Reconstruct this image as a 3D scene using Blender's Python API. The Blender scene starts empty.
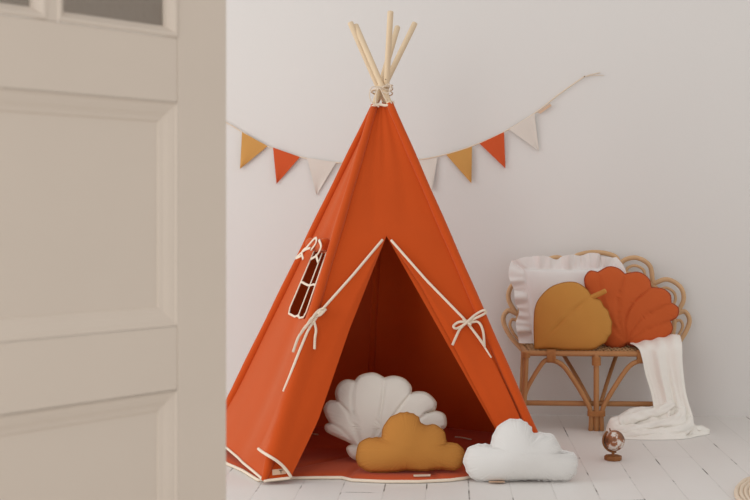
import bpy, math, random
import numpy as np
from mathutils import Vector, noise, Matrix

random.seed(7)
scene = bpy.context.scene
col = scene.collection
R = math.radians
F = 1250.0          # focal length in pixels (60 mm lens on a 36 mm frame 750 px wide)
H = 0.92            # eye height
ALPHA = R(3.43)     # the room is turned this much against the view direction
WALL_D = 5.61

# ------------------------------------------------------------------ camera
cd = bpy.data.cameras.new('camera')
cd.lens = 60.0
cd.sensor_width = 36.0
cd.shift_y = -42.0 / 750.0
cd.dof.use_dof = True
cd.dof.focus_distance = 4.7
cd.dof.aperture_fstop = 4.5
cam = bpy.data.objects.new('camera', cd)
cam.location = (0, 0, H)
cam.rotation_euler = (R(90), 0, 0)
col.objects.link(cam)
scene.camera = cam

# ------------------------------------------------------------------ light
world = bpy.data.worlds.new('world')
scene.world = world
world.use_nodes = True
bg = world.node_tree.nodes['Background']
bg.inputs['Color'].default_value = (1.0, 0.98, 0.965, 1)
bg.inputs['Strength'].default_value = 0.72

def area(name, loc, target, sx, sy, power, color):
    l = bpy.data.lights.new(name, 'AREA')
    l.shape = 'RECTANGLE'
    l.size = sx
    l.size_y = sy
    l.energy = power
    l.color = color
    o = bpy.data.objects.new(name, l)
    o.location = loc
    o.rotation_euler = (Vector(target) - Vector(loc)).to_track_quat('-Z', 'Y').to_euler()
    col.objects.link(o)
    return o

area('window_daylight', (-4.8, 2.7, 1.8), (0.3, 4.8, 0.7), 2.6, 2.0, 82, (0.96, 0.985, 1.0))
area('rear_soft_fill', (-2.6, -2.0, 2.0), (0.1, 4.6, 0.7), 2.4, 2.0, 62, (0.98, 0.99, 1.0))  # added soft fill from behind the camera, brightens door mouldings and tent front

scene.view_settings.view_transform = 'Standard'
scene.view_settings.look = 'None'
scene.view_settings.gamma = 1
scene.view_settings.use_curve_mapping = False
scene.view_settings.exposure = 0.0

# ------------------------------------------------------------------ materials
def lin(c):
    c = c / 255.0
    return c / 12.92 if c <= 0.04045 else ((c + 0.055) / 1.055) ** 2.4

def rgb(r, g, b):
    return (lin(r), lin(g), lin(b), 1)

def material(name, c, rough=0.85, bump=0.0, bscale=300.0, vary=0.06, vscale=6.0, trans=0.0, sheen=0.0, stretch=None):
    m = bpy.data.materials.new(name)
    m.use_nodes = True
    nt = m.node_tree
    N, L = nt.nodes, nt.links
    p = N['Principled BSDF']
    p.inputs['Roughness'].default_value = rough
    p.inputs['Specular IOR Level'].default_value = 0.25
    if sheen:
        p.inputs['Sheen Weight'].default_value = sheen
        p.inputs['Sheen Tint'].default_value = tuple(0.5 * x + 0.5 for x in c[:3]) + (1,)
    tc = N.new('ShaderNodeTexCoord')
    mp = N.new('ShaderNodeMapping')
    if stretch:
        mp.inputs['Scale'].default_value = stretch
    L.new(tc.outputs['Object'], mp.inputs['Vector'])
    nz = N.new('ShaderNodeTexNoise')
    nz.inputs['Scale'].default_value = vscale
    nz.inputs['Detail'].default_value = 4
    L.new(mp.outputs['Vector'], nz.inputs['Vector'])
    mx = N.new('ShaderNodeMix')
    mx.data_type = 'RGBA'
    mx.inputs['A'].default_value = tuple(max(0, x * (1 - vary)) for x in c[:3]) + (1,)
    mx.inputs['B'].default_value = tuple(min(1, x * (1 + vary)) for x in c[:3]) + (1,)
    L.new(nz.outputs['Fac'], mx.inputs['Factor'])
    L.new(mx.outputs['Result'], p.inputs['Base Color'])
    if bump:
        n2 = N.new('ShaderNodeTexNoise')
        n2.inputs['Scale'].default_value = bscale
        n2.inputs['Detail'].default_value = 2
        L.new(mp.outputs['Vector'], n2.inputs['Vector'])
        b = N.new('ShaderNodeBump')
        b.inputs['Strength'].default_value = bump
        b.inputs['Distance'].default_value = 0.002
        L.new(n2.outputs['Fac'], b.inputs['Height'])
        L.new(b.outputs['Normal'], p.inputs['Normal'])
    if trans:
        t = N.new('ShaderNodeBsdfTranslucent')
        L.new(mx.outputs['Result'], t.inputs['Color'])
        ms = N.new('ShaderNodeMixShader')
        ms.inputs['Fac'].default_value = trans
        L.new(p.outputs['BSDF'], ms.inputs[1])
        L.new(t.outputs['BSDF'], ms.inputs[2])
        L.new(ms.outputs['Shader'], N['Material Output'].inputs['Surface'])
    return m

M_WALL = material('wall_paint', rgb(224, 220, 216), 0.9, 0.15, 60, 0.012, 1.2)
M_DOOR = material('door_paint', rgb(216, 202, 187), 0.5, 0.12, 40, 0.03, 4)
M_CANVAS = material('rust_canvas', rgb(200, 76, 16), 0.9, 0.25, 500, 0.05, 9, trans=0.03, sheen=0.35)
M_CANVAS.node_tree.nodes['Principled BSDF'].inputs['Sheen Tint'].default_value = (0.82, 0.62, 0.42, 1)
M_MAT = material('rust_mat_fabric', rgb(196, 76, 24), 0.9, 0.25, 500, 0.05, 9, sheen=0.2)
M_PIPING = material('cream_piping', rgb(236, 220, 200), 0.85, 0.2, 600, 0.04)
M_CORD = material('cream_cord', rgb(225, 207, 186), 0.85, 0.2, 600, 0.06)
M_TAG = material('beige_tag', rgb(214, 180, 152), 0.8, 0.1, 600, 0.04)
M_INK = material('dark_ink', rgb(70, 50, 40), 0.8)
M_POLE = material('pale_wood', rgb(224, 200, 168), 0.55, 0.1, 80, 0.08, 10, stretch=(6, 6, 0.8))
M_HOLE = material('drilled_hole', rgb(70, 50, 34), 0.9)
M_WHITE = material('white_linen', rgb(224, 221, 217), 0.92, 0.3, 420, 0.02, 12)
M_CREAM = material('cream_linen', rgb(236, 228, 218), 0.92, 0.3, 420, 0.03, 12)
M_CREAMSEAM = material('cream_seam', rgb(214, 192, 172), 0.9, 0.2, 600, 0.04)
M_MUSTARD = material('mustard_linen', rgb(200, 140, 68), 0.92, 0.3, 420, 0.05, 10)
M_OCHRE = material('ochre_linen', rgb(190, 128, 60), 0.92, 0.3, 420, 0.05, 10)
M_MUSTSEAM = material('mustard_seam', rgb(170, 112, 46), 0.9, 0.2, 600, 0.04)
M_RUST = material('rust_linen', rgb(200, 94, 46), 0.92, 0.3, 420, 0.05, 10)
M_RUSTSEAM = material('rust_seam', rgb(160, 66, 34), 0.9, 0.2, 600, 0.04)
M_RUFFLE = material('white_cotton', rgb(246, 243, 240), 0.9, 0.15, 420, 0.02, 12, trans=0.15)
M_MUSLIN = material('white_muslin', rgb(242, 237, 229), 0.95, 0.5, 240, 0.03, 20)
M_RATTAN = material('rattan', rgb(208, 168, 126), 0.5, 0.15, 120, 0.16, 14)
M_RATTAN_D = material('rattan_legs', rgb(184, 132, 86), 0.5, 0.15, 120, 0.18, 14)
M_BIND = material('rattan_binding', rgb(186, 128, 78), 0.55, 0.5, 250, 0.2, 60, stretch=(1, 1, 6))
M_CANE = material('cane_weave', rgb(176, 138, 98), 0.6, 0.3, 200, 0.35, 70)
M_GWOOD = material('globe_wood', rgb(142, 92, 52), 0.5, 0.1, 120, 0.2, 30)
M_RUG = material('rug_cotton', rgb(226, 208, 186), 0.95, 0.5, 200, 0.08, 60)
M_BUNT_M = material('pennant_mustard', rgb(206, 152, 84), 0.9, 0.2, 420, 0.05, 14)
M_BUNT_R = material('pennant_rust', rgb(208, 88, 46), 0.9, 0.2, 420, 0.05, 14)
M_BUNT_C = material('pennant_cream', rgb(222, 212, 202), 0.9, 0.2, 420, 0.03, 14)

def floor_material():
    m = bpy.data.materials.new('white_floorboards')
    m.use_nodes = True
    nt = m.node_tree
    N, L = nt.nodes, nt.links
    p = N['Principled BSDF']
    p.inputs['Roughness'].default_value = 0.55
    p.inputs['Specular IOR Level'].default_value = 0.35
    def math_(op, a, b=None, c=None):
        n = N.new('ShaderNodeMath')
        n.operation = op
        for i, v in enumerate((a, b, c)):
            if v is None:
                continue
            if isinstance(v, (int, float)):
                n.inputs[i].default_value = v
            else:
                L.new(v, n.inputs[i])
        return n.outputs[0]
    tc = N.new('ShaderNodeTexCoord')
    mp = N.new('ShaderNodeMapping')
    mp.inputs['Rotation'].default_value = (0, 0, ALPHA)
    L.new(tc.outputs['Object'], mp.inputs['Vector'])
    sep = N.new('ShaderNodeSeparateXYZ')
    L.new(mp.outputs['Vector'], sep.inputs[0])
    k = math_('DIVIDE', math_('ADD', sep.outputs[0], -0.0617 + 0.138 * 40), 0.138)
    fr = math_('FRACT', k)
    idx = math_('FLOOR', k)
    dist = math_('MINIMUM', fr, math_('SUBTRACT', 1.0, fr))          # distance to the nearest joint
    # cross joints, at a different place on each board
    wn = N.new('ShaderNodeTexWhiteNoise')
    wn.noise_dimensions = '1D'
    L.new(idx, wn.inputs['W'])
    ky = math_('ADD', math_('DIVIDE', sep.outputs[1], 1.9), wn.outputs['Value'])
    fy = math_('FRACT', ky)
    dy = math_('MULTIPLY', math_('MINIMUM', fy, math_('SUBTRACT', 1.0, fy)), 13.8)
    d = math_('MINIMUM', dist, dy)
    # open stretches of the joints
    nz = N.new('ShaderNodeTexNoise')
    nz.inputs['Scale'].default_value = 5.0
    nz.inputs['Detail'].default_value = 3
    mp2 = N.new('ShaderNodeMapping')
    mp2.inputs['Scale'].default_value = (1.6, 1.2, 1)
    L.new(mp.outputs['Vector'], mp2.inputs['Vector'])
    L.new(mp2.outputs['Vector'], nz.inputs['Vector'])
    openr = N.new('ShaderNodeMapRange')
    openr.inputs['From Min'].default_value = 0.52
    openr.inputs['From Max'].default_value = 0.62
    L.new(nz.outputs['Fac'], openr.inputs['Value'])
    gap = N.new('ShaderNodeMapRange')
    gap.inputs['From Min'].default_value = 0.010
    gap.inputs['From Max'].default_value = 0.020
    gap.inputs['To Min'].default_value = 1
    gap.inputs['To Max'].default_value = 0
    L.new(d, gap.inputs['Value'])
    crack = math_('MULTIPLY', gap.outputs[0], math_('ADD', math_('MULTIPLY', openr.outputs[0], 0.9), 0.07))
    nb = N.new('ShaderNodeTexNoise')
    nb.inputs['Scale'].default_value = 14
    nb.inputs['Detail'].default_value = 5
    mp3 = N.new('ShaderNodeMapping')
    mp3.inputs['Scale'].default_value = (1, 0.12, 1)
    L.new(mp.outputs['Vector'], mp3.inputs['Vector'])
    L.new(mp3.outputs['Vector'], nb.inputs['Vector'])
    tone = math_('ADD', math_('MULTIPLY', wn.outputs['Value'], 0.5), math_('MULTIPLY', nb.outputs['Fac'], 0.5))
    mx = N.new('ShaderNodeMix')
    mx.data_type = 'RGBA'
    mx.inputs['A'].default_value = rgb(222, 217, 212)
    mx.inputs['B'].default_value = rgb(230, 227, 223)
    L.new(tone, mx.inputs['Factor'])
    m2 = N.new('ShaderNodeMix')
    m2.data_type = 'RGBA'
    m2.inputs['B'].default_value = rgb(66, 58, 50)
    L.new(mx.outputs['Result'], m2.inputs['A'])
    L.new(crack, m2.inputs['Factor'])
    L.new(m2.outputs['Result'], p.inputs['Base Color'])
    b = N.new('ShaderNodeBump')
    b.inputs['Strength'].default_value = 0.4
    b.inputs['Distance'].default_value = 0.003
    hgt = math_('SUBTRACT', math_('MULTIPLY', nb.outputs['Fac'], 0.35), gap.outputs[0])
    L.new(hgt, b.inputs['Height'])
    L.new(b.outputs['Normal'], p.inputs['Normal'])
    return m
M_FLOOR = floor_material()

def glass_material():
    m = bpy.data.materials.new('obscured_glass')
    m.use_nodes = True
    p = m.node_tree.nodes['Principled BSDF']
    p.inputs['Base Color'].default_value = (0.30, 0.26, 0.22, 1)
    p.inputs['Transmission Weight'].default_value = 0.85
    p.inputs['Roughness'].default_value = 0.35
    p.inputs['IOR'].default_value = 1.3
    N, L = m.node_tree.nodes, m.node_tree.links
    w = N.new('ShaderNodeTexNoise')
    w.inputs['Scale'].default_value = 60
    b = N.new('ShaderNodeBump')
    b.inputs['Strength'].default_value = 0.4
    b.inputs['Distance'].default_value = 0.003
    tc = N.new('ShaderNodeTexCoord')
    L.new(tc.outputs['Object'], w.inputs['Vector'])
    L.new(w.outputs['Fac'], b.inputs['Height'])
    L.new(b.outputs['Normal'], p.inputs['Normal'])
    return m
M_GLASS = glass_material()

def globe_material():
    m = bpy.data.materials.new('globe_map')
    m.use_nodes = True
    N, L = m.node_tree.nodes, m.node_tree.links
    p = N['Principled BSDF']
    p.inputs['Roughness'].default_value = 0.5
    tc = N.new('ShaderNodeTexCoord')
    nz = N.new('ShaderNodeTexNoise')
    nz.inputs['Scale'].default_value = 26
    nz.inputs['Detail'].default_value = 6
    nz.inputs['Roughness'].default_value = 0.6
    L.new(tc.outputs['Object'], nz.inputs['Vector'])
    cr = N.new('ShaderNodeValToRGB')
    cr.color_ramp.elements[0].position = 0.42
    cr.color_ramp.elements[0].color = rgb(222, 214, 206)
    cr.color_ramp.elements[1].position = 0.47
    cr.color_ramp.elements[1].color = rgb(156, 96, 56)
    e = cr.color_ramp.elements.new(0.62)
    e.color = rgb(96, 66, 48)
    L.new(nz.outputs['Fac'], cr.inputs[0])
    L.new(cr.outputs[0], p.inputs['Base Color'])
    return m
M_GLOBE = globe_material()

# ------------------------------------------------------------------ geometry helpers
def at(px, py, Y):
    return Vector(((px - 375) / F * Y, Y, H - (py - 208) / F * Y))

def gp(px, py, z=0.0):
    return at(px, py, (H - z) * F / (py - 208))

def wp(px, py, off=0.0):
    """a point on the back wall, `off` metres in front of it"""
    a = (px - 375) / F
    t = (WALL_D * math.cos(ALPHA) - off) / (math.cos(ALPHA) + a * math.sin(ALPHA))
    return at(px, py, t)

def plane_hit(px, py, P, n):
    o = Vector((0, 0, H))
    d = at(px, py, 1.0) - o
    return o + d * ((P - o).dot(n) / d.dot(n))

def catmull(pts, n=8, closed=False):
    pts = [Vector(p) for p in pts]
    if len(pts) < 3 and not closed:
        return [pts[0].lerp(pts[-1], i / n) for i in range(n + 1)]
    out = []
    m = len(pts)
    segs = m if closed else m - 1
    for i in range(segs):
        if closed:
            p0, p1, p2, p3 = (pts[(i + k - 1) % m] for k in range(4))
        else:
            p1, p2 = pts[i], pts[i + 1]
            p0 = pts[i - 1] if i > 0 else p1 * 2 - p2
            p3 = pts[i + 2] if i + 2 < m else p2 * 2 - p1
        for k in range(n):
            t = k / n
            out.append(0.5 * ((2 * p1) + (p2 - p0) * t + (2 * p0 - 5 * p1 + 4 * p2 - p3) * t * t + (3 * p1 - p0 - 3 * p2 + p3) * t ** 3))
    if not closed:
        out.append(pts[-1])
    return out

class MB:
    def __init__(self):
        self.v = []
        self.f = []
    def add(self, vs, fs):
        o = len(self.v)
        self.v += [Vector(v) for v in vs]
        self.f += [tuple(i + o for i in f) for f in fs]
        return self
    def grid(self, rows, closed_u=False):
        n = len(rows[0])
        vs = [p for r in rows for p in r]
        fs = []
        for i in range(len(rows) - 1):
            for j in range(n if closed_u else n - 1):
                a, b = i * n + j, i * n + (j + 1) % n
                fs.append((a, b, b + n, a + n))
        return self.add(vs, fs)
    def tube(self, pts, r, sides=10, closed=False, flat=1.0, flat_dir=None, round_end=True):
        pts = [Vector(p) for p in pts]
        n = len(pts)
        rr = r if isinstance(r, (list, tuple)) else [r] * n
        rows = []
        up = None
        for i, p in enumerate(pts):
            if closed:
                t = (pts[(i + 1) % n] - pts[i - 1])
            else:
                t = pts[min(i + 1, n - 1)] - pts[max(i - 1, 0)]
            if t.length < 1e-9:
                t = Vector((0, 0, 1))
            t.normalize()
            if flat_dir is not None:
                a = Vector(flat_dir)
                a = (a - t * a.dot(t))
                if a.length < 1e-6:
                    a = t.orthogonal()
                a.normalize()
            else:
                if up is None:
                    up = t.orthogonal().normalized()
                a = up - t * up.dot(t)
                if a.length < 1e-6:
                    a = t.orthogonal()
                a.normalize()
                up = a
            b = t.cross(a)
            rows.append([p + (a * math.cos(q) * flat + b * math.sin(q)) * rr[i] for q in (2 * math.pi * k / sides for k in range(sides))])
        o = len(self.v)
        if closed:
            rows.append(rows[0])
            self.grid(rows, True)
        else:
            self.grid(rows, True)
            last = o + (n - 1) * sides
            t0 = (pts[0] - pts[1]).normalized()
            t1 = (pts[-1] - pts[-2]).normalized()
            if round_end:
                for base, t, rad, c in ((o, t0, rr[0], pts[0]), (last, t1, rr[-1], pts[-1])):
                    k = len(self.v)
                    ring = [self.v[base + j] for j in range(sides)]
                    self.v += [c + (q - c) * 0.7 + t * rad * 0.3 * flat for q in ring]
                    self.v.append(c + t * rad * 0.42 * flat)
                    for j in range(sides):
                        self.f.append((base + j, base + (j + 1) % sides, k + (j + 1) % sides, k + j))
                        self.f.append((k + j, k + (j + 1) % sides, k + sides))
            else:
                self.f.append(tuple(o + j for j in range(sides)))
                self.f.append(tuple(last + j for j in range(sides)))
        return self
    def box(self, c, s, rot=None):
        c = Vector(c)
        vs = []
        for x in (-.5, .5):
            for y in (-.5, .5):
                for z in (-.5, .5):
                    q = Vector((x * s[0], y * s[1], z * s[2]))
                    if rot is not None:
                        q = rot @ q
                    vs.append(c + q)
        return self.add(vs, [(0, 1, 3, 2), (4, 6, 7, 5), (0, 4, 5, 1), (2, 3, 7, 6), (0, 2, 6, 4), (1, 5, 7, 3)])
    def lathe(self, prof, c=(0, 0, 0), sides=32):
        c = Vector(c)
        rows = [[c + Vector((r * math.cos(2 * math.pi * k / sides), r * math.sin(2 * math.pi * k / sides), z)) for k in range(sides)] for r, z in prof]
        return self.grid(rows, True)
    def build(self, name, mat, parent=None, sub=None, smooth=True, weld=False):
        me = bpy.data.meshes.new(name)
        s = Vector(sub) if sub is not None else Vector((0, 0, 0))
        me.from_pydata([tuple(v - s) for v in self.v], [], self.f)
        import bmesh
        bm = bmesh.new()
        bm.from_mesh(me)
        if weld:
            bmesh.ops.remove_doubles(bm, verts=bm.verts, dist=1e-5)
        bmesh.ops.recalc_face_normals(bm, faces=bm.faces)
        bm.to_mesh(me)
        bm.free()
        me.materials.append(mat)
        if smooth:
            for p in me.polygons:
                p.use_smooth = True
        o = bpy.data.objects.new(name, me)
        if parent is not None:
            o.parent = parent
        elif sub is not None:
            o.location = s
        col.objects.link(o)
        return o

def bevel(o, w, seg=2):
    m = o.modifiers.new('bevel', 'BEVEL')
    m.width = w
    m.segments = seg
    m.limit_method = 'ANGLE'
    return o

def tag(o, label=None, cat=None, group=None, kind=None):
    if label: o['label'] = label
    if cat: o['category'] = cat
    if group: o['group'] = group
    if kind: o['kind'] = kind
    return o

def empty(name, loc, rot=(0, 0, 0)):
    o = bpy.data.objects.new(name, None)
    o.location = loc
    o.rotation_euler = rot
    o.empty_display_size = 0.1
    col.objects.link(o)
    return o

# ------------------------------------------------------------------ the room
fl = MB().add([(-7, -1.5, 0), (7, -1.5, 0), (7, 7, 0), (-7, 7, 0)], [(0, 1, 2, 3)]).build('floor', M_FLOOR, smooth=False)
tag(fl, 'white painted floorboards with dark open joints', 'floor', kind='structure')
wdir = Vector((math.cos(ALPHA), -math.sin(ALPHA), 0))
wn_ = Vector((math.sin(ALPHA), math.cos(ALPHA), 0))
wc = Vector((0, WALL_D, 0))
b = MB()
p0, p1 = wc - wdir * 6, wc + wdir * 6
b.add([p0, p1, p1 + Vector((0, 0, 3)), p0 + Vector((0, 0, 3)), p0 + wn_ * .2, p1 + wn_ * .2, p1 + wn_ * .2 + Vector((0, 0, 3)), p0 + wn_ * .2 + Vector((0, 0, 3))],
      [(0, 1, 2, 3), (4, 7, 6, 5), (0, 4, 5, 1), (3, 2, 6, 7), (0, 3, 7, 4), (1, 5, 6, 2)])
wb = b.build('wall_back', M_WALL, smooth=False)
tag(wb, 'plain off-white plaster wall behind the tent and bench', 'wall', kind='structure')

# ------------------------------------------------------------------ the open door in front
DW, DH, DT = 0.83, 2.05, 0.042
de = Vector((-0.2965, 2.50, 0.008))                 # free edge
dd = Vector((0.6452, 0.7640, 0.0))                # from hinge to free edge
dnrm = Vector((0.7640, -0.6452, 0.0))             # towards the camera
door = empty('door_1', de - dd * DW)
door.rotation_euler = (0, 0, math.atan2(dd.y, dd.x))
tag(door, 'open pale beige panelled door standing in the left foreground', 'door', kind='structure')
# local: x from hinge (0) to free edge (DW), y 0 = camera face (-y towards camera), z up
def dbox(mb, x0, x1, z0, z1, y0=0.0, y1=DT):
    mb.box(((x0 + x1) / 2, (y0 + y1) / 2, (z0 + z1) / 2), (x1 - x0, y1 - y0, z1 - z0))
ST = 0.128
frame = MB()
dbox(frame, 0, ST, 0, DH)
dbox(frame, DW - ST, DW, 0, DH)
for z0, z1 in ((0, .19), (.562, .686), (1.114, 1.239), (DH - .13, DH)):
    dbox(frame, ST, DW - ST, z0, z1)
bevel(frame.build('door_frame', M_DOOR, door, smooth=False), 0.003, 2)
def moulding(mb, x0, x1, z0, z1, w, prof):
    """mitred frame: prof is a list of (inset fraction, y)"""
    rows = []
    for s, y in prof:
        i = w * s
        rows.append([(x0 + i, y, z0 + i), (x1 - i, y, z0 + i), (x1 - i, y, z1 - i), (x0 + i, y, z1 - i)])
    rows = [[Vector(p) for p in r] for r in rows]
    mb.grid(rows, True)
P_PANEL = [(0, 0.0), (0.05, 0.0006), (0.12, 0.003), (0.30, 0.0045), (0.50, 0.007), (0.72, 0.011), (0.88, 0.0125), (0.96, 0.0135), (1.0, 0.016)]
for z0, z1 in ((.19, .562), (.686, 1.114)):
    p = MB()
    dbox(p, ST - .01, DW - ST + .01, z0 - .01, z1 + .01, .0155, .03)
    pp = p.build('door_panel', M_DOOR, door, smooth=False)
    m_ = MB()
    moulding(m_, ST, DW - ST, z0, z1, 0.038, P_PANEL)
    m_.build('moulding', M_DOOR, door, smooth=False)
gl = MB()
gz0, gz1 = 1.239, DH - .13
xm = DW / 2
for x0, x1 in ((ST, xm - .011), (xm + .011, DW - ST)):
    for z0, z1 in ((gz0, (gz0 + gz1) / 2 - .011), ((gz0 + gz1) / 2 + .011, gz1)):
        g = MB()
        dbox(g, x0 + .004, x1 - .004, z0 + .004, z1 - .004, .018, .022)
        tag(g.build('window_pane', M_GLASS, door, smooth=False), 'smoky obscured glass pane')
        m_ = MB()
        moulding(m_, x0, x1, z0, z1, 0.022, [(0, 0.0), (0.15, -0.003), (0.4, -0.002), (0.7, 0.006), (0.9, 0.010), (1, 0.018)])
        m_.build('moulding', M_DOOR, door, smooth=False)
mu = MB()
dbox(mu, xm - .011, xm + .011, gz0, gz1, 0.0, DT)
zc = (gz0 + gz1) / 2
dbox(mu, ST, xm - .011, zc - .011, zc + .011, 0.0, DT)
dbox(mu, xm + .011, DW - ST, zc - .011, zc + .011, 0.0, DT)
mu.build('glazing_bar', M_DOOR, door, smooth=False)

# ------------------------------------------------------------------ tent
ZB = 0.016
A = gp(264, 480, ZB); B = gp(549, 471, ZB); Cc = gp(531, 437, ZB); D = gp(209, 445, ZB); E = gp(368, 420, ZB)
TA = at(374.3, 106, 4.74); TB = at(389.7, 104, 4.715); TC = at(385.3, 103, 4.83); TE = at(385.5, 103, 4.775); TD = at(374, 107, 4.80)
base = {'A': A, 'B': B, 'C': Cc, 'D': D, 'E': E}
top = {'A': TA, 'B': TB, 'C': TC, 'D': TD, 'E': TE}
T0 = (A + B + Cc + D + E) / 5
T0.z = 0
tent = empty('play_tent', T0)
tag(tent, 'tall rust-orange canvas play tent on wooden poles with its entrance tied open', 'tent')
ctr = T0.copy()

def panel_plane(i, j):
    p, q = base[i], base[j]
    t = (top[i] + top[j]) / 2
    n = (q - p).cross(t - p).normalized()
    if n.dot(p - Vector((ctr.x, ctr.y, p.z))) < 0:
        n = -n
    return p, n
PF, NF = panel_plane('A', 'B')
PS, NS = panel_plane('A', 'D')

def sag(p, n, u, v, amp):
    """cloth between two poles: hangs slightly inwards, soft drapes running to the top"""
    w = math.sin(math.pi * min(max(u, 0), 1))
    k = noise.noise(Vector((u * 4.0 + p.y, v * 1.1, 3.1))) * 0.010
    k += math.sin(u * 9 + v * 3.0) * 0.003
    return p + n * (w * (-amp * math.sin(math.pi * min(v, 1)) ** 0.6 + k * (1 - 0.5 * v)))

def panel(i, j, name, amp=0.02, nu=16, nv=36, z0=0.0):
    n = panel_plane(i, j)[1]
    rows = []
    for a in range(nv + 1):
        v = a / nv
        rows.append([sag(base[i].lerp(top[i], v).lerp(base[j].lerp(top[j], v), u), n, u, v, amp) for u in (k / nu for k in range(nu + 1))])
    return MB().grid(rows).build(name, M_CANVAS, tent, T0)

panel('D', 'E', 'back_panel')
panel('E', 'C', 'back_panel')
panel('C', 'B', 'side_panel')

# front panel with the entrance cut out
AP = plane_hit(386.5, 236, PF, NF)
FL = plane_hit(290, 477, PF, NF)
FR = plane_hit(521, 474.5, PF, NF)
def frac_at(z, p, q):
    return (z - p.z) / (q.z - p.z)
mb = MB()
rowsL, rowsR, rowsU = [], [], []
NV = 30
zb = ZB
for k in range(NV + 1):
    z = zb + (AP.z - zb) * k / NV
    l = A.lerp(TA, frac_at(z, A, TA)); r = B.lerp(TB, frac_at(z, B, TB))
    t = (AP.z - z) / (AP.z - zb)
    fl_ = AP.lerp(FL, t); fr_ = AP.lerp(FR, t)
    rowsL.append([l.lerp(fl_, u / 10) for u in range(11)])
    rowsR.append([fr_.lerp(r, u / 10) for u in range(11)])
rowsU.append(rowsL[-1] + rowsR[-1][1:])
for k in range(1, 21):
    v = k / 20
    rowsU.append([rowsU[0][i].lerp(TA.lerp(TB, i / 20), v) for i in range(21)])
for r_, row in enumerate(rowsU):
    for i in range(1, 20):
        amp = min(1, r_ / 4) * math.sin(math.pi * i / 20)
        row[i] = row[i] + NF * amp * (-0.010 + 0.008 * noise.noise(Vector((i * .35, r_ * .07, 1.7))))
mb.grid(rowsL); mb.grid(rowsR); mb.grid(rowsU)
mb.build('front_panel', M_CANVAS, tent, T0, weld=True)

# left side panel with a window cut out
U1, U2 = 0.21, 0.67
WB = plane_hit(302, 317.5, PS, NS).z
WT = plane_hit(325, 252, PS, NS).z
us = [U1 * k / 4 for k in range(4)] + [U1 + (U2 - U1) * k / 10 for k in range(10)] + [U2 + (1 - U2) * k / 8 for k in range(9)]
VB, VT = frac_at(WB, A, TA), frac_at(WT, A, TA)
vs_ = [VB * k / 22 for k in range(22)] + [VB + (VT - VB) * k / 12 for k in range(12)] + [VT + (1 - VT) * k / 14 for k in range(15)]
def side_pt(u, v):
    # the hem lifts a little off the mat towards the back
    p = A.lerp(TA, v).lerp(D.lerp(TD, v), u)
    p = p + Vector((0, 0, 0.030 * min(1, u * 1.6) * max(0, 1 - v * 6)))
    return sag(p, NS, u, v, 0.016)
rows = [[side_pt(u, v) for u in us] for v in vs_]
vv = [p for r_ in rows for p in r_]
ff = []
n_ = len(us)
for i in range(len(vs_) - 1):
    for j in range(n_ - 1):
        if VB - 1e-6 <= vs_[i] < VT - 1e-6 and U1 - 1e-6 <= us[j] < U2 - 1e-6:
            continue
        ff.append((i * n_ + j, i * n_ + j + 1, (i + 1) * n_ + j + 1, (i + 1) * n_ + j))
MB().add(vv, ff).build('side_panel', M_CANVAS, tent, T0)
# hem piping of the side panel
MB().tube([side_pt(k / 30, 0) + NS * .003 for k in range(31)], 0.0045, 8).build('piping', M_PIPING, tent, T0)

# window: piping, crossing tapes, rolled blind
win = empty('window', (0, 0, 0)); win.parent = tent
wl = lambda u, v: side_pt(u, v) + NS * 0.004
vm = (VB + VT) / 2
um = (U1 + U2) / 2
dvr = (VT - VB) * 0.05
path = [wl(U1, VT), wl(U1, VB + dvr * 2), wl(U1 + .03, VB + dvr * .3), wl(um - .06, VB - dvr * .1), wl(um, VB + dvr * .6), wl(um + .06, VB - dvr * .1), wl(U2 - .03, VB + dvr * .3), wl(U2, VB + dvr * 2), wl(U2, VT)]
fine = []
for p, q in zip(path, path[1:]):
    fine += [p.lerp(q, t / 4) for t in range(4)]
fine.append(path[-1])
MB().tube(fine, 0.0042, 8, flat=0.6, flat_dir=NS).build('piping', M_PIPING, win, T0)
MB().tube([wl(um, VB + (VT - VB) * t / 10) for t in range(11)], 0.0042, 8, flat=0.5, flat_dir=NS).build('glazing_tape', M_PIPING, win, T0)
MB().tube([wl(U1 + (U2 - U1) * t / 8, vm + .002 * math.sin(t)) for t in range(9)], 0.0045, 8, flat=0.5, flat_dir=NS).build('glazing_tape', M_PIPING, win, T0)
rp0, rp1 = wl(U1 - .05, VT + .018) + NS * .016, wl(U2 + .08, VT + .018) + NS * .016
roll = []
for k in range(17):
    t = k / 16
    roll.append(rp0.lerp(rp1, t) + Vector((0, 0, -0.008 * math.sin(math.pi * t) + 0.002 * math.sin(t * 17))))
rr_ = [0.023 * (1 - 0.28 * math.exp(-((k - 5) / 1.4) ** 2) - 0.3 * math.exp(-((k - 11) / 1.4) ** 2)) for k in range(17)]
MB().tube(roll, rr_, 12).build('rolled_blind', M_CANVAS, win, T0)
dn, n_side = Vector((0, 0, -1)), NS
def wpx(px, py, off):
    return plane_hit(px, py, PS + NS * off, NS)
for strands in (([(303, 259), (302, 252), (307, 247), (313, 240), (316, 238), (316, 243), (311, 250)], [(301, 256), (296, 258), (305, 250), (310, 248)]),
                ([(319, 240), (321, 246), (319, 252), (316, 256), (311, 259)], [(316, 255), (318, 262)])):
    bow = MB()
    for pl in strands:
        bow.tube([wpx(p.x, p.y, .043 - .0005 * k) for k, p in enumerate(catmull([(a, c, 0) for a, c in pl], 5))], 0.0055, 8, flat=0.45, flat_dir=NS)
    bow.build('blind_tie', M_PIPING, win, T0)

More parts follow.
